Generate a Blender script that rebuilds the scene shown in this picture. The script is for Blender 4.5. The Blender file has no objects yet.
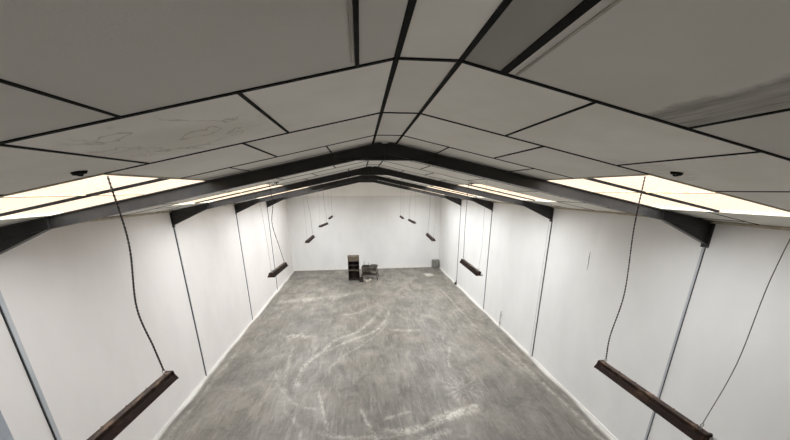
import bpy, bmesh, math, random
import numpy as np
from mathutils import Vector, Matrix

random.seed(7)
rng = np.random.default_rng(7)
S = bpy.context.scene
COL = S.collection

# ------------------------------------------------------------------ dimensions (metres)
CX = 0.403            # ridge line
HW = 6.069            # half width
XL, XR = CX - HW, CX + HW
Y0, Y1 = -2.6, 25.40  # gable walls
ZE, ZR = 5.734, 6.988 # eave, ridge
RW = 0.18             # half width of the flat ridge strip
SL = (ZR - ZE) / (HW - RW)
FRAMES = [5.19 + 5.0 * k for k in range(4)]
EYE = 6.3035

def roof_z(w):        # w = distance from the ridge line
    return ZR - SL * max(0.0, abs(w) - RW)

# ------------------------------------------------------------------ helpers
def tag(o, label=None, cat=None, group=None, kind=None):
    if label: o['label'] = label
    if cat: o['category'] = cat
    if group: o['group'] = group
    if kind: o['kind'] = kind
    return o

def link_mesh(name, me, mat=None, parent=None):
    o = bpy.data.objects.new(name, me)
    COL.objects.link(o)
    if mat is not None:
        me.materials.append(mat)
    if parent is not None:
        o.parent = parent
    return o

def obj(name, bm, mat=None, parent=None, smooth=False, recalc=True):
    if recalc:
        bmesh.ops.recalc_face_normals(bm, faces=bm.faces[:])
    me = bpy.data.meshes.new(name)
    bm.to_mesh(me); bm.free()
    if smooth:
        me.polygons.foreach_set('use_smooth', [True] * len(me.polygons))
    return link_mesh(name, me, mat, parent)

def empty(name, loc=(0, 0, 0), mat=None):
    o = bpy.data.objects.new(name, None)
    o.empty_display_size = 0.2
    COL.objects.link(o)
    o.matrix_world = mat if mat is not None else Matrix.Translation(loc)
    return o

def box(bm, lo, hi, bevel=0.0):
    r = bmesh.ops.create_cube(bm, size=1.0)
    vs = r['verts']
    for v in vs:
        v.co = Vector([lo[i] + (v.co[i] + 0.5) * (hi[i] - lo[i]) for i in range(3)])
    if bevel > 0:
        es = list({e for v in vs for e in v.link_edges})
        bmesh.ops.bevel(bm, geom=es, offset=bevel, segments=2, affect='EDGES', profile=0.5)

def obox(bm, c, ax, dims):
    """box with centre c, unit axes ax (3 vectors) and full dims"""
    r = bmesh.ops.create_cube(bm, size=1.0)
    for v in r['verts']:
        p = v.co.copy()
        v.co = Vector(c) + ax[0] * p.x * dims[0] + ax[1] * p.y * dims[1] + ax[2] * p.z * dims[2]

def prism_y(bm, pts, ya, yb):
    """polygon in XZ extruded along Y"""
    a = [bm.verts.new((x, ya, z)) for x, z in pts]
    b = [bm.verts.new((x, yb, z)) for x, z in pts]
    n = len(pts)
    bm.faces.new(a); bm.faces.new(b[::-1])
    for i in range(n):
        bm.faces.new((a[i], a[(i + 1) % n], b[(i + 1) % n], b[i]))

def tube(bm, pts, r, seg=8, caps=True):
    pts = [Vector(p) for p in pts]
    rings = []
    up = Vector((0.31, 0.87, 0.13)).normalized()
    for i, p in enumerate(pts):
        t = (pts[min(i + 1, len(pts) - 1)] - pts[max(i - 1, 0)]).normalized()
        a = t.cross(up)
        if a.length < 1e-4: a = t.cross(Vector((1, 0, 0)))
        a.normalize(); b = t.cross(a)
        rr = r[i] if isinstance(r, (list, tuple)) else r
        rings.append([bm.verts.new(p + (a * math.cos(2 * math.pi * k / seg) + b * math.sin(2 * math.pi * k / seg)) * rr) for k in range(seg)])
    for i in range(len(rings) - 1):
        for k in range(seg):
            bm.faces.new((rings[i][k], rings[i][(k + 1) % seg], rings[i + 1][(k + 1) % seg], rings[i + 1][k]))
    if caps:
        bm.faces.new(rings[0][::-1]); bm.faces.new(rings[-1])

def spline(ctrl, n):
    """Catmull-Rom through control points"""
    P = [Vector(p) for p in ctrl]
    P = [P[0] * 2 - P[1]] + P + [P[-1] * 2 - P[-2]]
    out = []
    m = len(P) - 3
    for i in range(n + 1):
        u = i / n * m
        k = min(int(u), m - 1); t = u - k
        a, b, c, d = P[k:k + 4]
        out.append(0.5 * ((2 * b) + (c - a) * t + (2 * a - 5 * b + 4 * c - d) * t * t + (3 * b - a - 3 * c + d) * t ** 3))
    return out

# ------------------------------------------------------------------ materials
def srgb(r, g, b):
    f = lambda c: (c / 255 / 12.92) if c / 255 <= 0.04045 else ((c / 255 + 0.055) / 1.055) ** 2.4
    return (f(r), f(g), f(b), 1.0)

class NT:
    def __init__(self, name):
        self.m = bpy.data.materials.new(name); self.m.use_nodes = True
        self.t = self.m.node_tree; self.t.nodes.clear()
        self.out = self.t.nodes.new('ShaderNodeOutputMaterial')
    def n(self, kind, **kw):
        nd = self.t.nodes.new('ShaderNode' + kind)
        for k, v in kw.items():
            if hasattr(nd, k): setattr(nd, k, v)
        return nd
    def set(self, nd, **kw):
        for k, v in kw.items():
            nd.inputs[k.replace('_', ' ')].default_value = v
        return nd
    def l(self, a, b): self.t.links.new(a, b)
    def noise(self, vec, scale, detail=4, rough=0.55, distort=0.0):
        nd = self.n('TexNoise'); self.set(nd, Scale=scale, Detail=detail, Roughness=rough, Distortion=distort)
        if vec is not None: self.l(vec, nd.inputs['Vector'])
        return nd.outputs['Fac']
    def ramp(self, fac, a, b, lo=0.0, hi=1.0):
        nd = self.n('MapRange'); nd.clamp = True; nd.interpolation_type = 'SMOOTHSTEP'
        self.l(fac, nd.inputs['Value'])
        self.set(nd, From_Min=a, From_Max=b, To_Min=lo, To_Max=hi)
        return nd.outputs['Result']
    def math(self, op, a, b=0.0):
        nd = self.n('Math'); nd.operation = op
        for i, v in enumerate((a, b)):
            if hasattr(v, 'is_output') or not isinstance(v, (int, float)): self.l(v, nd.inputs[i])
            else: nd.inputs[i].default_value = v
        return nd.outputs[0]
    def mix(self, fac, a, b, blend='MIX'):
        nd = self.n('Mix'); nd.data_type = 'RGBA'; nd.blend_type = blend
        fs = [s for s in nd.inputs if s.enabled]
        for s, v in zip(fs, (fac, a, b)):
            if isinstance(v, (int, float, tuple)): s.default_value = v
            else: self.l(v, s)
        return [s for s in nd.outputs if s.enabled][0]
    def coords(self, scale=(1, 1, 1), rot=(0, 0, 0)):
        tc = self.n('TexCoord'); mp = self.n('Mapping')
        mp.inputs['Scale'].default_value = scale; mp.inputs['Rotation'].default_value = rot
        self.l(tc.outputs['Object'], mp.inputs['Vector'])
        return mp.outputs['Vector']
    def principled(self, color, rough=0.6, metal=0.0, spec=0.5, bump=None, bump_strength=0.2, bump_dist=0.01):
        b = self.n('BsdfPrincipled')
        for nm, v in (('Base Color', color), ('Roughness', rough), ('Metallic', metal), ('Specular IOR Level', spec)):
            if isinstance(v, (int, float, tuple)): b.inputs[nm].default_value = v
            else: self.l(v, b.inputs[nm])
        if bump is not None:
            bn = self.n('Bump'); self.set(bn, Strength=bump_strength, Distance=bump_dist)
            self.l(bump, bn.inputs['Height']); self.l(bn.outputs['Normal'], b.inputs['Normal'])
        self.l(b.outputs[0], self.out.inputs['Surface'])
        return self.m

def simple(name, ca, cb, scale=6.0, rough=0.6, metal=0.0, spec=0.5, bump=0.1, stretch=(1, 1, 1), lo=0.35, hi=0.65):
    t = NT(name); v = t.coords(stretch)
    nz = t.noise(v, scale, 5, 0.6)
    return t.principled(t.mix(t.ramp(nz, lo, hi), ca, cb), rough, metal, spec, nz, bump)

M = {}
M['steel'] = simple('painted_dark_steel', srgb(26, 25, 25), srgb(42, 39, 37), 3.0, 0.42, 0.0, 0.5, 0.05)
M['column'] = simple('painted_column', srgb(184, 186, 190), srgb(166, 169, 174), 2.0, 0.5, 0, 0.4, 0.05, (1, 1, .3))
M['seam'] = simple('dark_gap_seal', srgb(42, 42, 44), srgb(62, 62, 64), 5.0, 0.8, 0, 0.2, 0.05)
M['batten'] = simple('dark_batten', srgb(15, 15, 15), srgb(27, 26, 25), 8.0, 0.8, 0, 0.1, 0.1)
M['plaster'] = simple('painted_skirting', srgb(228, 226, 221), srgb(218, 216, 210), 3.0, 0.7, 0, 0.2, 0.2)
M['frame'] = simple('skylight_frame', srgb(196, 188, 170), srgb(170, 160, 140), 6.0, 0.6, 0, 0.3, 0.1)
M['lap'] = simple('skylight_lap', srgb(205, 184, 150), srgb(178, 150, 116), 9.0, 0.6, 0, 0.3, 0.1)
M['rust'] = simple('rusty_brown_metal', srgb(50, 33, 25), srgb(124, 98, 76), 12.0, 0.75, 0.0, 0.3, 0.3, (1, .5, 1), .46, .7)
M['rustdark'] = simple('dark_brown_metal', srgb(40, 25, 19), srgb(84, 58, 43), 9.0, 0.7, 0.0, 0.3, 0.2, (1, .5, 1), .45, .75)
M['tube'] = simple('milky_lamp_glass', srgb(225, 226, 222), srgb(210, 210, 204), 4.0, 0.25, 0, 0.5, 0.0)
M['flex'] = simple('dark_flex', srgb(40, 36, 35), srgb(92, 86, 82), 60.0, 0.7, 0, 0.3, 0.1)
M['wire'] = simple('thin_dark_wire', srgb(96, 92, 90), srgb(112, 108, 106), 30.0, 0.6, 0, 0.3, 0.1)
M['hook'] = simple('pale_zinc', srgb(178, 176, 170), srgb(140, 138, 132), 20.0, 0.45, 0.6, 0.5, 0.1)
M['wood'] = simple('weathered_brown_wood', srgb(112, 102, 88), srgb(80, 70, 58), 5.0, 0.75, 0, 0.3, 0.2, (1, 1, 6))
M['wooddark'] = simple('dark_stained_wood', srgb(62, 52, 44), srgb(40, 34, 30), 5.0, 0.75, 0, 0.3, 0.2, (1, 1, 6))
M['benchtop'] = simple('dusty_bench_top', srgb(92, 86, 77), srgb(52, 48, 43), 5.0, 0.8, 0, 0.2, 0.2)
M['benchsteel'] = simple('bench_steel', srgb(66, 61, 56), srgb(46, 42, 39), 8.0, 0.6, 0.2, 0.4, 0.1)
M['carton'] = simple('pale_card', srgb(196, 190, 176), srgb(170, 162, 148), 4.0, 0.8, 0, 0.2, 0.1)
M['greybox'] = simple('grey_painted_box', srgb(128, 127, 120), srgb(108, 106, 100), 4.0, 0.6, 0, 0.3, 0.1)
M['paleboard'] = simple('pale_board', srgb(182, 178, 168), srgb(160, 156, 147), 3.0, 0.75, 0, 0.2, 0.1)
M['coverstrip'] = simple('bluish_grey_board', srgb(168, 173, 180), srgb(152, 157, 164), 2.0, 0.6, 0, 0.3, 0.05)
M['pipe'] = simple('grey_plastic_pipe', srgb(176, 174, 168), srgb(160, 158, 152), 4.0, 0.5, 0, 0.4, 0.05)

# walls: white emulsion on board, faint roller and damp variation
def wall_mat(name, ca, cb):
    t = NT(name); v = t.coords((1, 1, .5)); v2 = t.coords()
    big = t.noise(v, 0.55, 4, 0.6); fine = t.noise(v2, 45, 3, 0.6)
    c = t.mix(t.ramp(big, .35, .7), ca, cb)
    return t.principled(c, 0.72, 0, 0.25, fine, 0.06, 0.004)
M['wall_warm'] = wall_mat('white_wall_paint_warm', srgb(226, 222, 219), srgb(218, 214, 211))
M['wall'] = wall_mat('white_wall_paint', srgb(226, 225, 223), srgb(218, 217, 215))
M['gable'] = wall_mat('white_gable_paint', srgb(242, 240, 237), srgb(235, 233, 229))

# ceiling boards
def ceiling_mat():
    t = NT('ceiling_fibre_board'); v = t.coords()
    a = t.n('Attribute'); a.attribute_name = 'tint'; a.attribute_type = 'GEOMETRY'
    big = t.noise(v, 0.9, 5, 0.6); fine = t.noise(v, 70, 3, 0.7); streak = t.noise(t.coords((9, .8, 3)), 3, 4, 0.6)
    c = t.mix(t.ramp(big, .35, .7), srgb(242, 239, 233), srgb(231, 228, 220))
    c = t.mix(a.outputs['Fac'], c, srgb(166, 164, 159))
    # brown tide marks left by water on the board beside the ridge (left) : thin contour lines of a noise
    tc = t.n('TexCoord'); sx = t.n('SeparateXYZ'); t.l(tc.outputs['Object'], sx.inputs[0])
    X, Y = sx.outputs[0], sx.outputs[1]
    def blob(cx, cy, rx, ry):
        dx = t.math('DIVIDE', t.math('SUBTRACT', X, cx), rx); dy = t.math('DIVIDE', t.math('SUBTRACT', Y, cy), ry)
        d = t.math('ADD', t.math('MULTIPLY', dx, dx), t.math('MULTIPLY', dy, dy))
        return t.ramp(d, 0.3, 1.0, 1.0, 0.0)
    nz = t.noise(v, 1.5, 4, 0.55, 0.5)
    fr = t.math('FRACT', t.math('MULTIPLY', nz, 6.0))
    line = t.ramp(t.math('ABSOLUTE', t.math('SUBTRACT', fr, 0.5)), 0.0, 0.10, 1.0, 0.0)
    mask = t.math('MULTIPLY', blob(-1.30, 2.62, .75, .62), line)
    c = t.mix(t.math('MULTIPLY', mask, 0.36), c, srgb(92, 76, 62))
    c = t.mix(t.math('MULTIPLY', blob(-1.35, 2.7, .7, .45), 0.10), c, srgb(130, 108, 84))
    # sooty streak on the board below the joint (right)
    wob = t.math('ADD', X, t.math('MULTIPLY', t.math('SUBTRACT', t.noise(v, 3.5, 5, .65), .5), .22))
    m1 = t.ramp(wob, 1.72, 1.79); m2 = t.ramp(X, 2.09, 2.10, 1.0, 0.0); m3 = t.ramp(Y, 1.985, 1.99, 1.0, 0.0)
    soot = t.math('MULTIPLY', t.math('MULTIPLY', m1, m2), t.math('MULTIPLY', m3, t.ramp(streak, .2, .75, .35, .95)))
    c = t.mix(t.math('MULTIPLY', soot, .75), c, srgb(96, 93, 88))
    c = t.mix(t.math('MULTIPLY', blob(3.0, 3.1, .6, .35), t.math('MULTIPLY', t.ramp(streak, .4, .7), .25)), c, srgb(98, 92, 84))
    return t.principled(c, 0.85, 0, 0.15, fine, 0.15, 0.006)
M['ceiling'] = ceiling_mat()

# floor
def floor_mat():
    t = NT('worn_concrete'); v = t.coords()
    def at(n):
        a = t.n('Attribute'); a.attribute_name = n; a.attribute_type = 'GEOMETRY'; return a.outputs['Fac']
    pale, dark, edge = at('pale'), at('dark'), at('edge')
    big = t.noise(v, 0.30, 4, 0.6, 0.4); mid = t.noise(t.coords((1, .6, 1), (0, 0, .3)), 1.3, 8, 0.72, 0.5)
    fine = t.noise(v, 7, 8, 0.75, 0.3); grit = t.noise(v, 70, 3, 0.7)
    sa = t.noise(t.coords((7, .7, 1), (0, 0, -.55)), 1.6, 6, 0.7, 0.5); sb = t.noise(t.coords((6, .6, 1), (0, 0, .75)), 1.7, 6, 0.7, 0.5)
    warm = t.noise(v, .45, 3, .5)
    c = t.mix(t.ramp(big, .32, .68), srgb(106, 102, 95), srgb(124, 119, 111))
    c = t.mix(t.ramp(warm, .48, .64, 0, .5), c, srgb(122, 113, 102))
    c = t.mix(t.ramp(mid, .46, .62, 0, .62), c, srgb(84, 80, 74))
    c = t.mix(t.ramp(mid, .47, .34, 0, .55), c, srgb(146, 140, 130))
    c = t.mix(t.ramp(sa, .52, .66, 0, .5), c, srgb(148, 144, 136))
    c = t.mix(t.ramp(sb, .53, .68, 0, .5), c, srgb(82, 79, 75))
    c = t.mix(t.ramp(fine, .5, .78, 0, .4), c, srgb(80, 78, 73))
    c = t.mix(t.ramp(fine, .44, .22, 0, .35), c, srgb(150, 146, 138))
    c = t.mix(t.ramp(grit, .5, .8, 0, .2), c, srgb(150, 147, 140))
    s1 = t.noise(t.coords((9, .9, 1), (0, 0, -.6)), 1.0, 7, 0.72, 1.2); s2 = t.noise(t.coords((8, .8, 1), (0, 0, .8)), 1.0, 7, 0.72, 1.2); s3 = t.noise(t.coords((8, .8, 1), (0, 0, 1.5)), 1.0, 7, 0.72, 1.2)
    ma = t.ramp(t.noise(t.coords((1, .7, 1)), .8, 3, .6), .46, .62); mb = t.ramp(t.noise(t.coords((.8, 1, 1)), .7, 3, .6), .48, .6)
    c = t.mix(t.math('MULTIPLY', ma, t.ramp(s1, .50, .70, 0, .5)), c, srgb(160, 154, 144))
    c = t.mix(t.math('MULTIPLY', mb, t.ramp(s2, .50, .70, 0, .42)), c, srgb(70, 67, 62))
    c = t.mix(t.ramp(s3, .54, .74, 0, .4), c, srgb(150, 145, 135))
    c = t.mix(t.math('MULTIPLY', t.ramp(big, .54, .7), t.ramp(sa, .45, .62, 0, .5)), c, srgb(74, 70, 65))
    d = t.math('MULTIPLY', dark, t.ramp(fine, .3, .65, .35, .9))
    c = t.mix(d, c, srgb(72, 70, 66))
    p = t.math('MULTIPLY', pale, t.math('MULTIPLY', t.ramp(fine, .60, .40, .2, 1.0), t.ramp(mid, .7, .35, .3, 1.0)))
    c = t.mix(p, c, srgb(190, 185, 174))
    e = t.math('MULTIPLY', edge, t.ramp(t.noise(v, 3, 4, .6), .2, .6, .6, 1.0))
    c = t.mix(e, c, srgb(214, 212, 207))
    return t.principled(c, t.ramp(mid, .3, .7, .42, .62), 0, 0.4, fine, 0.12, 0.006)
M['floor'] = floor_mat()

# skylight sheeting: clear-ish warm weathered plastic
def pane_mat():
    t = NT('weathered_skylight_sheet'); v = t.coords()
    nz = t.noise(t.coords((1, 1, 1)), 26, 5, 0.75); big = t.noise(v, 1.3, 4, .6)
    c = t.mix(t.ramp(nz, .35, .7), (1.0, .99, .97, 1), (.94, .905, .85, 1))
    c = t.mix(t.ramp(big, .4, .75, 0, .5), c, (.98, .935, .87, 1))
    tr = t.n('BsdfTransparent'); t.l(c, tr.inputs['Color'])
    gl = t.n('BsdfGlossy'); gl.inputs['Roughness'].default_value = .2; gl.inputs['Color'].default_value = (.8, .8, .8, 1)
    mx = t.n('MixShader'); mx.inputs[0].default_value = .04
    t.l(tr.outputs[0], mx.inputs[1]); t.l(gl.outputs[0], mx.inputs[2])
    t.l(mx.outputs[0], t.out.inputs['Surface'])
    return t.m
M['pane'] = pane_mat()

# ------------------------------------------------------------------ floor
def smooth(a, b, x):
    t = np.clip((x - a) / (b - a), 0, 1); return t * t * (3 - 2 * t)

def build_floor():
    st = 0.05
    xs = np.linspace(XL - .1, XR + .1, int((XR - XL + .2) / st) + 1); ys = np.linspace(Y0 - .1, Y1 + .1, int((Y1 - Y0 + .2) / st) + 1)
    gx, gy = np.meshgrid(xs, ys)
    nx, ny = len(xs), len(ys)
    co = np.zeros((nx * ny, 3), np.float32); co[:, 0] = gx.ravel(); co[:, 1] = gy.ravel()
    i = (np.arange(ny - 1)[:, None] * nx + np.arange(nx - 1)[None, :]).ravel()
    quads = np.stack([i, i + 1, i + nx + 1, i + nx], 1).astype(np.int32)
    me = bpy.data.meshes.new('floor')
    me.vertices.add(len(co)); me.vertices.foreach_set('co', co.ravel())
    me.loops.add(quads.size); me.loops.foreach_set('vertex_index', quads.ravel())
    me.polygons.add(len(quads)); me.polygons.foreach_set('loop_start', np.arange(len(quads), dtype=np.int32) * 4)
    me.update(calc_edges=True); me.validate()
    X, Y = co[:, 0], co[:, 1]
    pale = np.zeros(len(co)); dark = np.zeros(len(co))
    def dist(pts):
        d = np.full(len(co), 1e9); tt = np.zeros(len(co))
        pts = np.array(pts, float)
        for k in range(len(pts) - 1):
            a, b = pts[k], pts[k + 1]; ab = b - a
            t = np.clip(((X - a[0]) * ab[0] + (Y - a[1]) * ab[1]) / (ab @ ab), 0, 1)
            dd = np.hypot(X - a[0] - t * ab[0], Y - a[1] - t * ab[1])
            m = dd < d; d[m] = dd[m]; tt[m] = (k + t[m]) / (len(pts) - 1)
        return d, tt
    def curve(pts, n=24):
        return [(p.x, p.y) for p in spline([(a, b, 0) for a, b in pts], n)]
    def stroke(pts, w, s, arr, soft=1.0):
        d, t = dist(curve(pts)); v = s * (1 - smooth(w * .35, w * (1 + soft), d)) * smooth(0, .12, t) * (1 - smooth(.88, 1, t))
        np.maximum(arr, v, out=arr)
    # tyre sweeps, scuffs and residue left on the slab
    stroke([(1.35, 16.2), (1.14, 14.73), (.46, 13.26), (-.38, 12.63), (-1.09, 12.05), (-2.0, 11.2)], .07, .62, pale)
    stroke([(.9, 16.0), (.36, 14.56), (-.38, 13.24), (-1.26, 12.63), (-1.79, 11.52), (-2.21, 10.87), (-2.41, 9.75), (-2.3, 8.9)], .08, .66, pale)
    stroke([(1.6, 15.5), (.8, 13.4), (-.1, 12.0), (-.9, 11.1), (-1.5, 10.0)], .05, .35, pale)
    stroke([(-1.63, 9.02), (-1.5, 8.5), (-1.41, 8.19), (-1.21, 7.43), (-1.05, 6.9)], .035, .6, pale)
    stroke([(-.24, 7.96), (-.07, 7.38), (.11, 6.82), (.25, 6.3)], .035, .6, pale)
    stroke([(-3.03, 12.18), (-3.0, 11.2), (-2.81, 9.67), (-2.6, 8.4)], .05, .42, pale)
    stroke([(-3.4, 10.6), (-3.0, 9.4), (-2.2, 8.3), (-1.2, 7.9)], .04, .35, pale)
    stroke([(-2.6, 8.2), (-2.0, 7.4), (-1.7, 6.4)], .04, .4, pale)
    stroke([(-1.6, 7.1), (-.5, 6.75), (.6, 6.7), (1.5, 6.85)], .06, .5, pale)
    stroke([(3.5, 11.4), (3.4, 11.0), (3.16, 10.33), (3.1, 9.7)], .04, .5, pale)
    stroke([(3.45, 7.66), (3.0, 7.46), (2.54, 7.36), (2.1, 7.2), (1.69, 7.12)], .15, .95, pale, .7)
    stroke([(2.3, 7.2), (1.6, 6.95), (.9, 6.85), (.3, 6.9)], .10, .7, pale, .8)
    stroke([(2.3, 6.75), (1.92, 6.62), (1.47, 6.46), (1.2, 6.2)], .09, .75, pale, .8)
    stroke([(1.3, 7.6), (.9, 7.5), (.4, 7.35)], .05, .55, pale)
    stroke([(-5.62, 17.77), (-4.6, 17.9), (-3.78, 18.07), (-1.78, 18.39), (-.3, 19.2)], .28, .5, pale)
    stroke([(-5.4, 19.3), (-4.2, 19.4), (-2.8, 19.6)], .10, .5, dark)
    stroke([(-3.6, 13.0), (-3.3, 13.3), (-3.16, 13.05), (-2.9, 13.35), (-2.75, 12.9), (-2.5, 13.2)], .06, .7, pale)
    stroke([(1.35, 13.4), (1.7, 13.2), (2.2, 13.1), (2.7, 13.1)], .11, .6, pale)
    stroke([(.2, 16.2), (-.4, 15.6), (-1.2, 15.4)], .08, .4, pale)
    stroke([(5.05, 19.6), (5.14, 18.35), (5.2, 16.0), (5.26, 13.87), (5.3, 12.9)], .05, .6, pale)
    stroke([(5.08, 12.9), (5.2, 12.0), (5.5, 10.5), (5.9, 8.57), (6.0, 7.4)], .04, .5, pale)
    stroke([(5.8, 12.5), (5.84, 11.0), (5.87, 10.49), (5.97, 8.4), (6.09, 6.65), (6.12, 5.0)], .05, .6, pale)
    stroke([(-5.25, 12.5), (-5.3, 10.5), (-5.35, 8.0), (-5.4, 6.0)], .06, .4, pale)
    stroke([(-1.05, 10.5), (-.9, 10.09), (-.66, 9.43), (-.34, 8.88), (-.1, 8.3)], .07, .5, dark)
    # slab joints
    for a, b, w in (((-5.7, 13.45), (6.5, 13.45), .015), ((-5.7, 9.65), (6.5, 9.65), .012), ((2.55, 18.5), (2.42, 9.65), .015), ((2.42, 9.6), (2.42, 3), .012), ((-5.7, 17.6), (6.5, 17.6), .012), ((-1.6, 24), (-1.6, 3), .010)):
        d, _ = dist([a, b]); np.maximum(dark, .32 * (1 - smooth(w, w * 3.5, d)), out=dark)
    # star-shaped scuff, dark patches, and a shadow painted in by the cabinet
    def star(cx, cy, r, n, s):
        dx, dy = X - cx, (Y - cy); rr = np.hypot(dx, dy); an = np.arctan2(dy, dx)
        spoke = .5 + .5 * np.sin(an * n + 3 * np.sin(an * 3)); fall = (1 - smooth(r * .3, r, rr))
        np.maximum(dark, .6 * fall * (1 - spoke * .7), out=dark); np.maximum(pale, s * fall * spoke ** 3 * smooth(.05, .3, rr), out=pale)
    star(3.2, 8.55, 1.05, 17, .32); star(3.3, 11.9, .8, 13, .25)
    def patch(cx, cy, rx, ry, s):
        d = ((X - cx) / rx) ** 2 + ((Y - cy) / ry) ** 2; np.maximum(dark, s * (1 - smooth(.2, 1, d)), out=dark)
    patch(4.6, 8.0, 1.6, 1.6, .5); patch(4.0, 6.2, 2.2, 1.2, .4); patch(-3.5, 14.5, 1.8, 1.2, .35); patch(-4.2, 10.5, 1.2, 1.4, .3); patch(.8, 8.6, 1.4, .8, .3); patch(-2.2, 15.0, 1.6, 1.6, .28); patch(-3.5, 7.2, 1.6, .7, .35); patch(.3, 7.0, 2.2, .7, .35); patch(-1.4, 21.6, 2.0, 1.5, .55); patch(3.6, 6.6, 1.6, .8, .4)  # the far patch around the cabinet is its contact shadow, painted into the floor
    dw = np.minimum(np.minimum(X - XL, XR - X), Y1 - Y)
    wob = .03 * np.sin(Y * 1.1 + 2 * np.sin(Y * .7)) + .02 * np.sin(Y * 2.7)
    edge = .95 * (1 - smooth(.02, .16, dw + wob))
    for nm, arr in (('pale', pale), ('dark', dark), ('edge', edge)):
        a = me.attributes.new(nm, 'FLOAT', 'POINT'); a.data.foreach_set('value', arr.astype(np.float32))
    o = link_mesh('floor', me, M['floor']); tag(o, kind='structure')
    return o
build_floor()

# ------------------------------------------------------------------ walls
T = 0.22
def wall_side(name, x, sgn, mat):
    bm = bmesh.new(); a, b = sorted((x, x + sgn * T)); box(bm, (a, Y0 - T, -.1), (b, Y1 + T, ZE + .02)); o = obj(name, bm, mat); tag(o, kind='structure'); return o
wl = wall_side('wall_left', XL, -1, M['wall_warm'])
wr = wall_side('wall_right', XR, 1, M['wall'])
def gable(name, ya, yb, mat):
    bm = bmesh.new(); e = .02
    prism_y(bm, [(XL - T, -.1), (XR + T, -.1), (XR + T, ZE - .03), (CX + RW, ZR + e), (CX - RW, ZR + e), (XL - T, ZE - .03)], ya, yb)
    o = obj(name, bm, mat); tag(o, kind='structure'); return o
gable('wall_far', Y1, Y1 + T, M['gable']); gable('wall_near', Y0 - T, Y0, M['wall'])
# lower boarding of the far wall stands a little proud of the gable top: a ledge line at about eave height
bm = bmesh.new(); box(bm, (XL, Y1 - .03, 0), (XR, Y1 + .01, 5.86), .004); o = obj('trim_1', bm, M['wall']); tag(o, kind='structure')

for nm, xa, xb in (('baseboard_left', XL, XL + .02), ('baseboard_right', XR - .03, XR)):
    bm = bmesh.new(); box(bm, (xa, Y0, 0), (xb, Y1, .06), .008); tag(obj(nm, bm, M['plaster']), kind='structure')
bm = bmesh.new(); box(bm, (XL, Y1 - .06, 0), (XR, Y1 - .03, .12), .008); tag(obj('baseboard_far', bm, M['plaster']), kind='structure')
# board beside the first column on the left wall
bm = bmesh.new(); box(bm, (XL - .01, 4.18, 0.06), (XL + .035, 4.60, ZE), .006); tag(obj('trim_2', bm, M['coverstrip']), kind='structure')
# eave cornice lines where wall and roof lining meet
for i, (xa, xb) in enumerate(((XL, XL + .04), (XR - .04, XR))):
    bm = bmesh.new(); box(bm, (xa, Y0, ZE - .045), (xb, Y1, ZE + .0), .006); tag(obj('trim_%d' % (3 + i), bm, M['frame']), kind='structure')

# ------------------------------------------------------------------ ceiling lining
ROW0, ROWH = 1.98, 1.25
SKY_W = (2.70, 4.95)
def sky_rows(r):  # skylight rows; past the first bay lengthened out of view for more daylight
    return r in (1, 2, 5, 6, 7) or 9 <= r <= 16
JO = {-1: .43, 0: 1.035, 1: 1.455, 2: .82}
R_MIN = int(math.floor((Y0 - ROW0) / ROWH)); R_MAX = int(math.ceil((Y1 - ROW0) / ROWH))
ceil_bm = bmesh.new(); tint_l = ceil_bm.faces.layers.float.new('tint')
bat = bmesh.new()
def P(side, w, y, dz=0.0):
    return Vector((CX + side * w, y, roof_z(w) + dz))
def axes(side):
    u = Vector((side, 0, -SL)).normalized(); n = Vector((side * SL, 0, 1)).normalized()
    return u, Vector((0, 1, 0)), n
def quad(pts, tint):
    f = ceil_bm.faces.new([ceil_bm.verts.new(p) for p in pts]); f[tint_l] = tint
WEDGE = HW + .3
def wpos(side, w, y):
    return Vector((CX + side * w, y, ZR - SL * max(0, w - RW)))
BW, BD = 0.024, 0.006   # batten width and depth
def batten_slope(side, wa, wb, y, bw=.026):
    u, v, n = axes(side); a, b = wpos(side, wa, y), wpos(side, wb, y); c = (a + b) / 2 - n * BD / 2
    obox(bat, c, (u, v, n), ((b - a).length, bw, BD))
def batten_run(side, w, ya, yb, bw=BW):
    u, v, n = axes(side) if w > RW + 1e-4 else (Vector((1, 0, 0)), Vector((0, 1, 0)), Vector((0, 0, 1)))
    a, b = wpos(side, w, ya), wpos(side, w, yb); c = (a + b) / 2 - n * BD / 2
    obox(bat, c, (u, v, n), (bw, yb - ya, BD))
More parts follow.
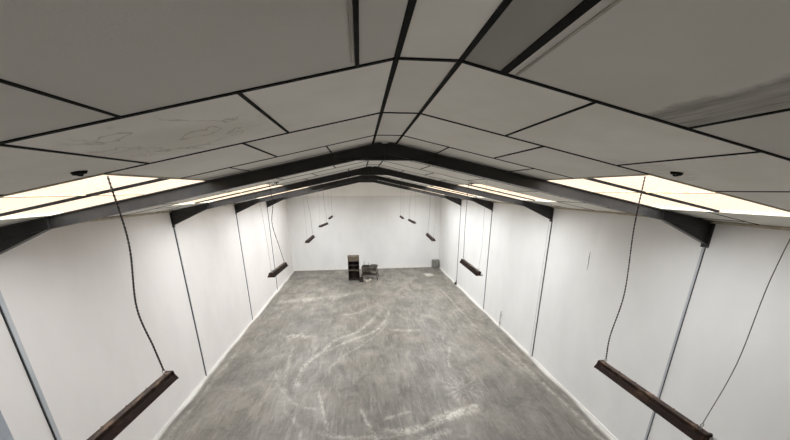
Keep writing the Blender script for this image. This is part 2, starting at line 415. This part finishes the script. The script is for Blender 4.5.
for r in range(R_MIN, R_MAX + 1):
    ya, yb = ROW0 + ROWH * r, ROW0 + ROWH * (r + 1)
    ya, yb = max(ya, Y0 - .05), min(yb, Y1 + .05)
    if yb <= ya: continue
    quad([wpos(-1, RW, ya), wpos(1, RW, ya), wpos(1, RW, yb), wpos(-1, RW, yb)], random.uniform(.0, .18))
    obox(bat, (CX, ya, ZR - BD / 2), (Vector((1, 0, 0)), Vector((0, 1, 0)), Vector((0, 0, 1))), (2 * RW, .026, BD))
    for side in (-1, 1):
        off = JO[((r + 1) % 4) - 1] - (.035 if side < 0 and r == -1 else 0)
        if r >= 3: off += random.uniform(-.12, .12)
        cuts = [RW]; w = off
        while w < WEDGE:
            if w > RW + .05: cuts.append(w)
            w += 1.25
        cuts.append(WEDGE)
        if sky_rows(r):
            cuts = sorted([c for c in cuts if not (SKY_W[0] - .3 < c < SKY_W[1] + .3)] + list(SKY_W))
        for i in range(len(cuts) - 1):
            a, b = cuts[i], cuts[i + 1]
            sky = sky_rows(r) and abs(a - SKY_W[0]) < 1e-6
            if not sky:
                t = random.uniform(0, .14)
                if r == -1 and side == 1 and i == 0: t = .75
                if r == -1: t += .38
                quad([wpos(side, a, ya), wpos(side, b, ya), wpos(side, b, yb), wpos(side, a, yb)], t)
            if i > 0 and not (sky_rows(r) and cuts[i] in SKY_W):
                batten_run(side, a, ya, yb, .045 if (r == -1 and side == 1 and i == 1) else BW * random.uniform(.75, 1.1))
        batten_run(side, RW, ya, yb, .032)
        # cross battens
        if sky_rows(r) and r not in (1, 5, 9, 13):
            batten_slope(side, RW, SKY_W[0], ya); batten_slope(side, SKY_W[1], HW, ya)
        else:
            batten_slope(side, RW, HW, ya)
ceiling = obj('ceiling', ceil_bm, M['ceiling'], recalc=False); tag(ceiling, kind='structure')
obj('joint_strips', bat, M['batten'], ceiling)
bm = bmesh.new()
for side, w, y_a, y_b, wd in ((1, .50, -.2, 1.95, .012), (-1, .420, .6, 1.90, .010)):
    u, v, n = axes(side); a, b = wpos(side, w, y_a), wpos(side, w, y_b); obox(bm, (a + b) / 2 - n * .004, (u, v, n), (wd, y_b - y_a, .008))
obj('board_lip', bm, M['paleboard'], ceiling)

# ------------------------------------------------------------------ skylights
nwin = 0
for k in range(4):
    for side in (-1, 1):
        nwin += 1
        ya, yb = ROW0 + ROWH + 5 * k, ROW0 + (3, 4, 5, 5)[k] * ROWH + 5 * k  # further skylights run on unseen behind the frames, extra length added for daylight
        yb = min(yb, Y1 - .02)
        u, v, n = axes(side); up = .022
        a, b = wpos(side, SKY_W[0], 0), wpos(side, SKY_W[1], 0); mid = (a + b) / 2; wid = (b - a).length
        o_ = Vector((mid.x, (ya + yb) / 2, mid.z))
        bm = bmesh.new(); obox(bm, o_ + n * up, (u, v, n), (wid + .08, yb - ya + .08, .006))
        pane = obj('window_%d' % nwin, bm, M['pane']); tag(pane, kind='structure')
        # reveal kerb of four sides
        bm = bmesh.new(); h = .034; th = .02
        for sg in (-1, 1):
            obox(bm, o_ + u * sg * (wid / 2 + th / 2) + n * (h / 2 - .012), (u, v, n), (th, yb - ya + 2 * th, h))
            obox(bm, o_ + v * sg * ((yb - ya) / 2 + th / 2) + n * (h / 2 - .012), (u, v, n), (wid, th, h))
        obj('window_frame', bm, M['frame'], pane)
        bm = bmesh.new()
        yb1 = ya + (1.03 if k == 0 else 1.2)
        obox(bm, o_ + v * (yb1 - o_.y) + n * (up - .02), (u, v, n), (wid, .042, .030))
        obj('cross_bar', bm, M['batten'], pane)
        bm = bmesh.new(); obox(bm, o_ + u * (-.15) + n * (up - .011), (u, v, n), (.035, yb - ya, .012))
        obj('lap_strip', bm, M['lap'], pane)
        # daylight portal in the opening
        li = bpy.data.lights.new('skylight_portal', 'AREA'); li.shape = 'RECTANGLE'; li.size = wid; li.size_y = yb - ya
        li.cycles.is_portal = True
        lo = bpy.data.objects.new('skylight_portal', li); COL.objects.link(lo)
        R3 = Matrix((u, v, n)).transposed()
        lo.matrix_world = Matrix.Translation(o_ + n * (up + .03)) @ R3.to_4x4()

# ------------------------------------------------------------------ portal frames
DEP = 0.175
frame_labels = [
    'dark steel roof frame nearest the camera, crossing between the first two pairs of lamps',
    'dark steel roof frame second from the camera, next behind the widest front one',
    'dark steel roof frame third from the camera, in the middle of the hall',
    'dark steel roof frame nearest the far gable wall, mostly hidden by the frames before it',
]
def i_beam_slope(bm, side, wa, wb, y, depth=DEP, fw=.10, ft=.011, wt=.009):
    u, v, n = axes(side); a, b = wpos(side, wa, y), wpos(side, wb, y); L = (b - a).length; m = (a + b) / 2 - n * .003
    obox(bm, m - n * ft / 2, (u, v, n), (L, fw, ft)); obox(bm, m - n * (depth - ft / 2), (u, v, n), (L, fw, ft)); obox(bm, m - n * depth / 2, (u, v, n), (L, wt, depth - 2 * ft))
COLS = {(0, -1): (.034, .018, .010, 'column'), (0, 1): (.020, .006, .010, 'column'), (1, 1): (.055, .030, .030, 'wall'), (1, -1): (.008, .026, .004, 'column')}
for k, yf in enumerate(FRAMES):
    yf = min(yf, Y1 - .09)
    root = empty('portal_frame', (CX, yf, 0))
    tag(root, frame_labels[k], 'roof frame', 'steel roof frames of the hall')
    inv = Matrix.Translation((-CX, -yf, 0))
    def part(name, bm, mat, parent=root):
        bm.transform(inv); return obj(name, bm, mat, parent)
    for side in (-1, 1):
        bm = bmesh.new(); i_beam_slope(bm, side, RW * .0 + .05, HW, yf); part('rafter', bm, M['steel'])
        # eaves haunch: triangular web, sloping bottom flange, end plate
        bm = bmesh.new(); w0 = HW - 1.08
        zb0 = roof_z(w0) - DEP; zw = 5.30
        pts = [(CX + side * w0, roof_z(w0) - DEP + .01), (CX + side * HW, roof_z(HW) - DEP + .02), (CX + side * HW, zw), (CX + side * (HW - .02), zw)]
        prism_y(bm, [(CX + side * w0, zb0 + .012), (CX + side * HW, roof_z(HW) - .02), (CX + side * HW, zw)], yf - .006, yf + .006)
        a = Vector((CX + side * w0, yf, zb0)); b = Vector((CX + side * HW, yf, zw)); d = (b - a).normalized(); nn = d.cross(Vector((0, 1, 0))) 
        obox(bm, (a + b) / 2, (d, Vector((0, 1, 0)), nn), ((b - a).length, .10, .012))
        x0, x1 = sorted((CX + side * (HW - .014), CX + side * HW)); box(bm, (x0, yf - .07, zw - .06), (x1, yf + .07, ZE - .01))
        box(bm, (CX + side * w0 - .006, yf - .05, zb0), (CX + side * w0 + .006, yf + .05, roof_z(w0) - .01))
        part('haunch', bm, M['steel'])
        # column edge standing just proud of the wall, dark gaps either side
        half, gn, gf, cm = COLS.get((k, side), (.010, .018, .004, 'column'))
        bm = bmesh.new(); x0, x1 = sorted((CX + side * (HW + .02), CX + side * (HW - .030)))
        box(bm, (x0, yf - half, 0), (x1, yf + half, zw - .06), .003)
        col = part('column', bm, M[cm])
        bm = bmesh.new(); x0, x1 = sorted((CX + side * (HW + .01), CX + side * (HW - .016)))
        box(bm, (x0, yf - half - gn, .02), (x1, yf - half, zw)); box(bm, (x0, yf + half, .02), (x1, yf + half + gf, zw))
        part('gap_seal', bm, M['seam'], col)
    # apex haunch
    bm = bmesh.new(); zb = 6.742; hw = .78
    prism_y(bm, [(CX - hw, zb), (CX + hw, zb), (CX + hw, roof_z(hw) - .02), (CX + RW, ZR - .01), (CX - RW, ZR - .01), (CX - hw, roof_z(hw) - .02)], yf - .005, yf + .005)
    box(bm, (CX - hw, yf - .05, zb - .006), (CX + hw, yf + .05, zb + .006))
    for xx in (-hw, -.006, hw - .012): box(bm, (CX + xx, yf - .05, zb), (CX + xx + .012, yf + .05, roof_z(xx) - .02))
    part('apex_plate', bm, M['steel'])

# ------------------------------------------------------------------ hanging fluorescent battens
FL = 1.37; WS = .80
def lamp_meshes():
    out = {}
    def keep(name, bm, mat, smooth=False):
        if name in ('housing', 'reflector', 'end_cap'): bmesh.ops.scale(bm, vec=(WS, 1, .8), verts=bm.verts[:])
        bmesh.ops.recalc_face_normals(bm, faces=bm.faces[:]); me = bpy.data.meshes.new(name); bm.to_mesh(me); bm.free(); me.materials.append(mat)
        out[name] = me
    h = FL / 2
    bm = bmesh.new(); box(bm, (-.042, -h, -.055), (.042, h, 0), .006)                      # spine box
    for yy in np.arange(-h + .12, h - .05, .24): box(bm, (-.044, yy, -.054), (.044, yy + .012, .003))
    keep('housing', bm, M['rust'])
    bm = bmesh.new()                                                                          # trough reflector: two sloping wings with turned lips
    prof = [(-.045, -.050), (-.062, -.058), (-.100, -.110), (-.100, -.125), (-.094, -.125), (-.094, -.112), (-.058, -.064), (.058, -.064), (.094, -.112), (.094, -.125), (.100, -.125), (.100, -.110), (.062, -.058), (.045, -.050)]
    prism_y(bm, prof, -h + .01, h - .01); keep('reflector', bm, M['rustdark'])
    for sg, nm in ((1, 'end_cap'), ):
        bm = bmesh.new(); prism_y(bm, [(-.050, .004), (.050, .004), (.068, -.058), (.104, -.112), (.104, -.128), (-.104, -.128), (-.104, -.112), (-.068, -.058)], -.010, .010); keep('end_cap', bm, M['rustdark'])
    bm = bmesh.new(); tube(bm, [(0, -h + .06, 0), (0, h - .06, 0)], .013, 12); keep('lamp_tube', bm, M['tube'], True)
    bm = bmesh.new(); box(bm, (-.018, -.022, -.020), (.018, .022, .030), .004); tube(bm, [(0, -.03, 0), (0, .03, 0)], .018, 12); keep('lamp_holder', bm, M['tube'])
    bm = bmesh.new()
    tube(bm, [(0, 0, -.005), (0, 0, .03)], .006, 8)
    tube(bm, [(.018 * math.sin(a), 0, .045 - .018 * math.cos(a)) for a in np.linspace(0, 5.4, 14)], .004, 6); keep('hook', bm, M['hook'])
    return out
LM = lamp_meshes()

def twisted(bm, path, rad, pitch):
    pts = [Vector(p) for p in path]
    for ph in (0, math.pi):
        s = 0; q = []
        for i, p in enumerate(pts):
            if i: s += (pts[i] - pts[i - 1]).length
            t = (pts[min(i + 1, len(pts) - 1)] - pts[max(i - 1, 0)]).normalized(); a = t.cross(Vector((0, 1, 0))).normalized(); b = t.cross(a)
            an = 2 * math.pi * s / pitch + ph
            q.append(p + (a * math.cos(an) + b * math.sin(an)) * rad)
        tube(bm, q, rad * .95, 6)

def hanging_lamp(far, near, label, group, far_sag, near_top, thick, holder_out=False):
    far, near = Vector(far), Vector(near)
    mid = (far + near) / 2; d = (far - near).normalized(); x = d.cross(Vector((0, 0, 1))).normalized(); z = x.cross(d)
    mw = Matrix.Translation(mid) @ Matrix((x, d, z)).transposed().to_4x4() @ Matrix.Diagonal((1, (far - near).length / FL, 1, 1))
    root = empty('hanging_lamp', mat=mw); tag(root, label, 'ceiling lamp', group)
    def child(name, me, loc=(0, 0, 0)):
        o = bpy.data.objects.new(name, me); COL.objects.link(o); o.parent = root; o.location = loc; return o
    child('housing', LM['housing']); child('reflector', LM['reflector'])
    h = FL / 2
    for sg in (-1, 1):
        child('end_cap', LM['end_cap'], (0, sg * (h - .004), 0))
        child('hook', LM['hook'], (0, sg * (h - .07), 0))
        child('lamp_tube', LM['lamp_tube'], (sg * .032, 0, -.078))
        for sy in (-1, 1):
            child('lamp_holder', LM['lamp_holder'], (sg * .032, sy * (h - .035), -.078))
    if holder_out:
        o = child('lamp_holder', LM['lamp_holder'], (.045, -h - .015, -.06)); o.rotation_euler = (.5, 0, .3); tag(o, 'pale lamp holder come loose at one end')
    inv = mw.inverted()
    # far suspension: twisted flex with some slack, near suspension: thin wire
    a = mw @ Vector((0, h - .07, .06)); side = 1 if a.x > CX else -1
    top = Vector((far_sag[0][0], far_sag[0][1], roof_z(far_sag[0][0] - CX) - .004))
    ctrl = [top] + [top.lerp(a, f) + Vector(o_) for f, o_ in far_sag[1]] + [a]
    bm = bmesh.new(); twisted(bm, [inv @ p for p in spline(ctrl, 120 if far_sag[0][1] < 5 else 40)], thick, .075); obj('flex', bm, M['flex'] if far.y < 10 else M['wire'], root)
    a = mw @ Vector((0, -h + .07, .06))
    top = Vector((near_top[0], near_top[1], roof_z(near_top[0] - CX) - .004))
    bm = bmesh.new(); tube(bm, [inv @ p for p in spline([top, top.lerp(a, .35) + Vector((.012, .02, 0)), top.lerp(a, .7) + Vector((.02, -.02, 0)), a], 24)], .0035 if far.y < 5 else .0022, 6); obj('suspension_wire', bm, M['wire'], root)
    return root

GL = 'hanging lamps along the left side'; GRR = 'hanging lamps along the right side'
LEFT = [
    ((-2.31, 3.44, 4.28), (-2.31, 1.74, 4.36), 'rusty brown hanging lamp at lower left, nearest of the left row', ((-2.35, 3.36), [(.3, (.03, -.02, 0)), (.62, (-.05, -.05, 0)), (.85, (-.02, -.02, 0))]), (-2.35, 1.6)),
    ((-2.08, 8.4, 4.46), (-2.09, 7.08, 4.51), 'rusty brown hanging lamp second in the left row, before the left wall columns', ((-2.12, 7.95), [(.25, (-.03, .1, 0)), (.5, (-.14, .1, 0)), (.8, (-.05, 0, 0))]), (-2.1, 6.9)),
    ((-2.04, 13.4, 4.50), (-2.07, 11.96, 4.50), 'small hanging lamp, lowest of the left three against the far wall', ((-2.15, 13.3), [(.3, (-.02, 0, 0)), (.6, (.02, 0, 0))]), (-2.07, 11.9)),
    ((-1.95, 18.4, 4.53), (-2.19, 16.97, 4.52), 'tiny tilted hanging lamp, middle of the left three against the far wall', ((-2.05, 18.35), [(.5, (-.02, 0, 0)), (.8, (.02, 0, 0))]), (-2.15, 16.9)),
    ((-2.09, 23.4, 4.54), (-2.17, 21.94, 4.50), 'tiny hanging lamp at the far end of the left row', ((-2.05, 23.4), [(.5, (.01, 0, 0))]), (-2.15, 21.9)),
]
RIGHT = [
    ((3.18, 3.40, 4.08), (3.19, 2.04, 4.09), 'dark rusty hanging lamp at lower right, nearest of the right row', ((3.17, 3.36), [(.25, (.0, 0, 0)), (.6, (.06, 0, 0)), (.85, (-.01, 0, 0))]), (3.30, 2.02)),
    ((2.83, 8.4, 4.42), (2.78, 6.95, 4.42), 'rusty brown hanging lamp second in the right row, before the right wall columns', ((2.90, 8.5), [(.5, (-.02, 0, 0))]), (2.80, 7.0)),
    ((2.86, 13.4, 4.50), (2.81, 11.95, 4.47), 'small hanging lamp, lowest of the right three against the far wall', ((2.95, 13.4), [(.5, (.02, 0, 0))]), (2.85, 11.9)),
    ((2.80, 18.4, 4.67), (2.90, 16.95, 4.64), 'tiny hanging lamp, middle of the right three against the far wall', ((2.92, 18.4), [(.3, (.02, 0, 0)), (.6, (-.04, 0, 0))]), (2.9, 16.9)),
    ((2.92, 23.4, 4.48), (2.93, 21.95, 4.45), 'tiny hanging lamp at the far end of the right row', ((2.95, 23.4), [(.5, (.01, 0, 0))]), (2.93, 21.9)),
]
for i, (f, n_, lab, sag, nt) in enumerate(LEFT): hanging_lamp(f, n_, lab, GL, sag, nt, (.0052, .005, .0035, .0035, .0035)[i])
for i, (f, n_, lab, sag, nt) in enumerate(RIGHT): hanging_lamp(f, n_, lab, GRR, sag, nt, (.0048, .0045, .0035, .0035, .0035)[i], i < 2)

# ------------------------------------------------------------------ dark fixing plates on the roof lining
def ceiling_plate(x, y, label, drop=.009):
    side = 1 if x > CX else -1; u, v, n = axes(side); c = wpos(side, abs(x - CX), y) - n * .001
    mw = Matrix.Translation(c) @ Matrix((u, v, n)).transposed().to_4x4()
    root = empty('ceiling_hook', mat=mw); tag(root, label, 'ceiling hook', 'dark hooks on the roof lining')
    bm = bmesh.new()
    ring = [(.062 * math.cos(a) * (1 + .12 * math.sin(3 * a)),   .045 * math.sin(a)) for a in np.linspace(0, 2 * math.pi, 20, endpoint=False)]
    lo = [bm.verts.new((a, b, 0)) for a, b in ring]; hi = [bm.verts.new((a * .85, b * .85, -.018)) for a, b in ring]
    bm.faces.new(lo); bm.faces.new(hi[::-1])
    for i in range(20): bm.faces.new((lo[i], lo[(i + 1) % 20], hi[(i + 1) % 20], hi[i]))
    obj('plate', bm, M['batten'], root)
    bm = bmesh.new(); tube(bm, [(.0, .03 * math.sin(a), -.012 - drop * (1 - math.cos(a))) for a in np.linspace(0, 6.0, 16)], .006, 6); obj('ring', bm, M['batten'], root)
ceiling_plate(-2.29, 2.97, 'small dark ceiling hook at upper left, beside the nearest left skylight')
ceiling_plate(3.10, 2.93, 'small dark ceiling hook at upper right, beside the nearest right skylight')
ceiling_plate(-2.10, 8.55, 'dark ceiling hook behind the first roof frame, above the second left lamp', .035)
ceiling_plate(3.02, 8.6, 'dark ceiling hook behind the first roof frame, above the second right lamp', .035)

# ------------------------------------------------------------------ things on the floor at the far end
# tall open-fronted cabinet
root = empty('open_cabinet', (-.66, 22.2, 0)); tag(root, 'tall narrow brown wooden cabinet with dark open shelves standing near the far wall', 'cabinet')
w, d, h = .80, .55, 1.78
for sx in (-1, 1):
    bm = bmesh.new(); x0, x1 = sorted((sx * w / 2, sx * (w / 2 - .03))); box(bm, (x0, -d / 2, .0), (x1, d / 2, h - .03), .004); obj('side_panel', bm, M['wooddark'], root)
bm = bmesh.new(); box(bm, (-w / 2 - .015, -d / 2 - .015, h - .03), (w / 2 + .015, d / 2 + .01, h), .006); obj('top', bm, M['wood'], root)
bm = bmesh.new(); box(bm, (-w / 2 + .03, d / 2 - .02, .05), (w / 2 - .03, d / 2, h - .03)); obj('back_panel', bm, M['wooddark'], root)
for z in (.08, .72, 1.12, 1.42):
    bm = bmesh.new(); box(bm, (-w / 2 + .03, -d / 2 + .005, z), (w / 2 - .03, d / 2 - .02, z + .035), .003); obj('shelf', bm, M['wood'] if z in (.72, 1.42) else M['wooddark'], root)
bm = bmesh.new(); box(bm, (-w / 2 + .034, -d / 2 - .012, 1.455), (w / 2 - .034, -d / 2 + .02, h - .04), .005); dr = obj('drawer', bm, M['wood'], root)
bm = bmesh.new(); box(bm, (-.07, -d / 2 - .035, 1.62), (.07, -d / 2 - .010, 1.645), .004); obj('handle', bm, M['benchsteel'], dr)
bm = bmesh.new(); box(bm, (-.03, -d / 2 + .01, .115), (.01, -d / 2 + .04, 1.42)); obj('divider', bm, M['wooddark'], root)

# workbench beside it
root = empty('workbench', (.50, 22.35, 0)); root.rotation_euler = (0, 0, -.12)
tag(root, 'low cluttered grey workbench on splayed legs right of the tall cabinet', 'workbench')
bw, bd, bh = 1.15, .95, .94
bm = bmesh.new(); box(bm, (-bw / 2, -bd / 2, bh - .05), (bw / 2, bd / 2, bh), .006); obj('bench_top', bm, M['benchtop'], root)
for sx in (-1, 1):
    for sy in (-1, 1):
        bm = bmesh.new(); tube(bm, [(sx * (bw / 2 - .10), sy * (bd / 2 - .08), bh - .05), (sx * (bw / 2 + .02), sy * (bd / 2 + .02), 0)], .028, 8); obj('leg', bm, M['benchsteel'], root)
for sx in (-1, 1):
    bm = bmesh.new(); tube(bm, [(sx * (bw / 2 - .045), -(bd / 2 - .03), .36), (sx * (bw / 2 - .045), bd / 2 - .03, .36)], .02, 8); obj('side_rail', bm, M['benchsteel'], root)
bm = bmesh.new(); box(bm, (-bw / 2 + .06, -bd / 2 + .08, .33), (bw / 2 - .06, bd / 2 - .1, .36), .004); obj('lower_shelf', bm, M['benchtop'], root)
bm = bmesh.new(); box(bm, (-bw / 2 + .05, -bd / 2 + .01, bh - .30), (bw / 2 - .05, -bd / 2 + .04, bh - .05), .004); obj('apron', bm, M['benchtop'], root)
bm = bmesh.new(); box(bm, (-bw / 2 + .10, -bd / 2 + .10, .361), (.05, bd / 2 - .14, bh - .06), .01); obj('drawer_unit', bm, M['wooddark'], root)
def rod(x, y, hgt):
    r = empty('upright_rod', root.matrix_basis @ Vector((x, y, bh))); bm = bmesh.new(); tube(bm, [(0, 0, 0), (.01, 0, hgt)], .014, 8); tube(bm, [(0, 0, 0), (0, 0, .02)], .05, 10); obj('rod', bm, M['benchsteel'], r); return r
tag(rod(-.44, .2, .34), 'thin upright metal rod on the workbench top next to the cabinet', 'rod', 'rods on the workbench')
tag(rod(-.12, .25, .20), 'shorter upright metal rod near the middle of the workbench top', 'rod', 'rods on the workbench')
def carton(name, loc, dims, rz, mat, label, cat, flap=True):
    r = empty(name, loc); r.rotation_euler = (0, 0, rz); tag(r, label, cat)
    bm = bmesh.new(); x, y, z = dims; t = .012
    box(bm, (-x / 2, -y / 2, 0), (x / 2, y / 2, t)); 
    for s in (-1, 1):
        a, b = sorted((s * x / 2, s * (x / 2 - t))); box(bm, (a, -y / 2, 0), (b, y / 2, z)); a, b = sorted((s * y / 2, s * (y / 2 - t))); box(bm, (-x / 2, a, 0), (x / 2, b, z))
    obj('body', bm, mat, r)
    if flap:
        for s in (-1, 1):
            bm = bmesh.new(); ax = Vector((s * .85, 0, .5)).normalized(); nn = Vector((-s * .5, 0, .85)).normalized(); obox(bm, Vector((s * x / 2, 0, z)) + ax * x * .2, (ax, Vector((0, 1, 0)), nn), (x * .4, y, .008)); obj('flap', bm, mat, r)
    return r
carton('carton', (.30, 21.40, 0), (.30, .26, .16), .25, M['carton'], 'small pale open carton on the floor in front of the workbench', 'box')
carton('tool_tray', (-.14, 21.62, 0), (.28, .26, .30), 0, M['wooddark'], 'dark open wooden crate on the floor in front of the tall cabinet', 'crate', False)
tm = root.matrix_basis
carton('parts_bin', tm @ Vector((-.22, -.22, bh)), (.36, .28, .12), .1, M['benchsteel'], 'dark shallow parts bin on the front of the workbench top', 'bin', False)
carton('sorting_tray', tm @ Vector((.28, .1, bh)), (.40, .5, .06), -.2, M['benchtop'], 'flat grey tray lying on the right half of the workbench top', 'tray', False)

# grey box in the far right corner
root = empty('junction_box', (6.12, Y1 - .28, 0)); tag(root, 'square grey cabinet box standing in the far right corner', 'box')
bm = bmesh.new(); box(bm, (-.29, -.2, 0), (.29, .2, .66), .01); obj('body', bm, M['greybox'], root)
bm = bmesh.new(); box(bm, (-.26, -.215, .03), (.26, -.2, .63), .006); dd = obj('door', bm, M['greybox'], root)
bm = bmesh.new(); box(bm, (.18, -.235, .30), (.21, -.212, .40), .004); obj('handle', bm, M['seam'], dd)

# pale boards lying on the floor
bm = bmesh.new(); box(bm, (-.28, -.34, 0), (.28, .34, .09), .006); o = obj('pale_slab', bm, M['paleboard']); o.location = (5.0, 22.6, 0); o.rotation_euler = (0, 0, .35)
tag(o, 'pale flat slab lying on the floor before the far right corner', 'slab')

# stub of pipe against the right wall
root = empty('wall_pipe', (XR - .06, 13.03, 0)); tag(root, 'short thin grey pipe standing up the foot of the right wall', 'pipe')
bm = bmesh.new(); tube(bm, [(0, 0, 0), (0, 0, .74), (.03, 0, .78), (.06, 0, .78)], .017, 10); obj('pipe', bm, M['pipe'], root)
for z in (.2, .6):
    bm = bmesh.new(); box(bm, (-.022, -.03, z), (.06, .03, z + .03), .003); obj('clip', bm, M['pipe'], root)
# dark lump at the foot of a column on the right
root = empty('cable_gland', (XR - .10, 20.1, 0)); tag(root, 'small dark box on the floor at the foot of the last clearly seen right column', 'box')
bm = bmesh.new(); box(bm, (-.06, -.09, 0), (.06, .09, .16), .012); obj('body', bm, M['seam'], root)
bm = bmesh.new(); tube(bm, [(0, 0, .15), (.03, 0, .22), (.06, 0, .30)], .014, 8); obj('conduit', bm, M['seam'], root)
# scratch in the right wall
bm = bmesh.new()
pts = [(8.10, 4.60), (8.105, 4.42), (8.085, 4.25), (8.10, 4.05)]
tube(bm, [(XR, y, z) for y, z in pts], [.003, .010, .008, .003], 5); o = obj('scratch', bm, M['seam'], wr)

# ------------------------------------------------------------------ daylight
W = bpy.data.worlds.new('sky'); S.world = W; W.use_nodes = True
t = W.node_tree; t.nodes.clear()
out = t.nodes.new('ShaderNodeOutputWorld'); bg = t.nodes.new('ShaderNodeBackground')
tc = t.nodes.new('ShaderNodeTexCoord'); sp = t.nodes.new('ShaderNodeSeparateXYZ'); t.links.new(tc.outputs['Generated'], sp.inputs[0])
rp = t.nodes.new('ShaderNodeValToRGB'); t.links.new(sp.outputs[2], rp.inputs[0])
LH, LZ = 1.0, 15.0
cr = rp.color_ramp; cr.elements[0].position = .0; cr.elements[0].color = (1.60 / LZ, 1.35 / LZ, 1.08 / LZ, 1)
cr.elements[1].position = 1.0; cr.elements[1].color = (.875, .935, 1.03, 1)
e = cr.elements.new(.10); e.color = (1.75 / LZ, 1.52 / LZ, 1.28 / LZ, 1)
e = cr.elements.new(.40); e.color = (.49, .525, .58, 1)
t.links.new(rp.outputs[0], bg.inputs['Color']); bg.inputs['Strength'].default_value = LZ
t.links.new(bg.outputs[0], out.inputs['Surface'])

# ------------------------------------------------------------------ camera
cam = bpy.data.cameras.new('camera'); co = bpy.data.objects.new('camera', cam); COL.objects.link(co)
F, PX, PY = 309.75, 394.905, 289.246
yaw, pitch, roll = 0.105449, 0.310889, -0.0040103
cy, sy, cp, sp_ = math.cos(yaw), math.sin(yaw), math.cos(pitch), math.sin(pitch)
f = Vector((sy * cp, cy * cp, -sp_)); r = Vector((cy, -sy, 0)); u = r.cross(f)
cr_, sr_ = math.cos(roll), math.sin(roll)
r2 = cr_ * r + sr_ * u; u2 = -sr_ * r + cr_ * u
co.matrix_world = Matrix.Translation((0, 0, EYE)) @ Matrix((r2, u2, -f)).transposed().to_4x4()
cam.sensor_fit = 'HORIZONTAL'; cam.sensor_width = 36; cam.lens = F / 790 * 36
cam.shift_x = (395 - PX) / 790; cam.shift_y = (PY - 220) / 790
cam.clip_start = .05; cam.clip_end = 200
S.camera = co

S.view_settings.view_transform = 'Standard'; S.view_settings.look = 'None'; S.view_settings.gamma = 1; S.view_settings.use_curve_mapping = False
S.view_settings.exposure = 0.0
S.cycles.use_denoising = True
S.cycles.max_bounces = 16; S.cycles.diffuse_bounces = 10; S.cycles.transparent_max_bounces = 12
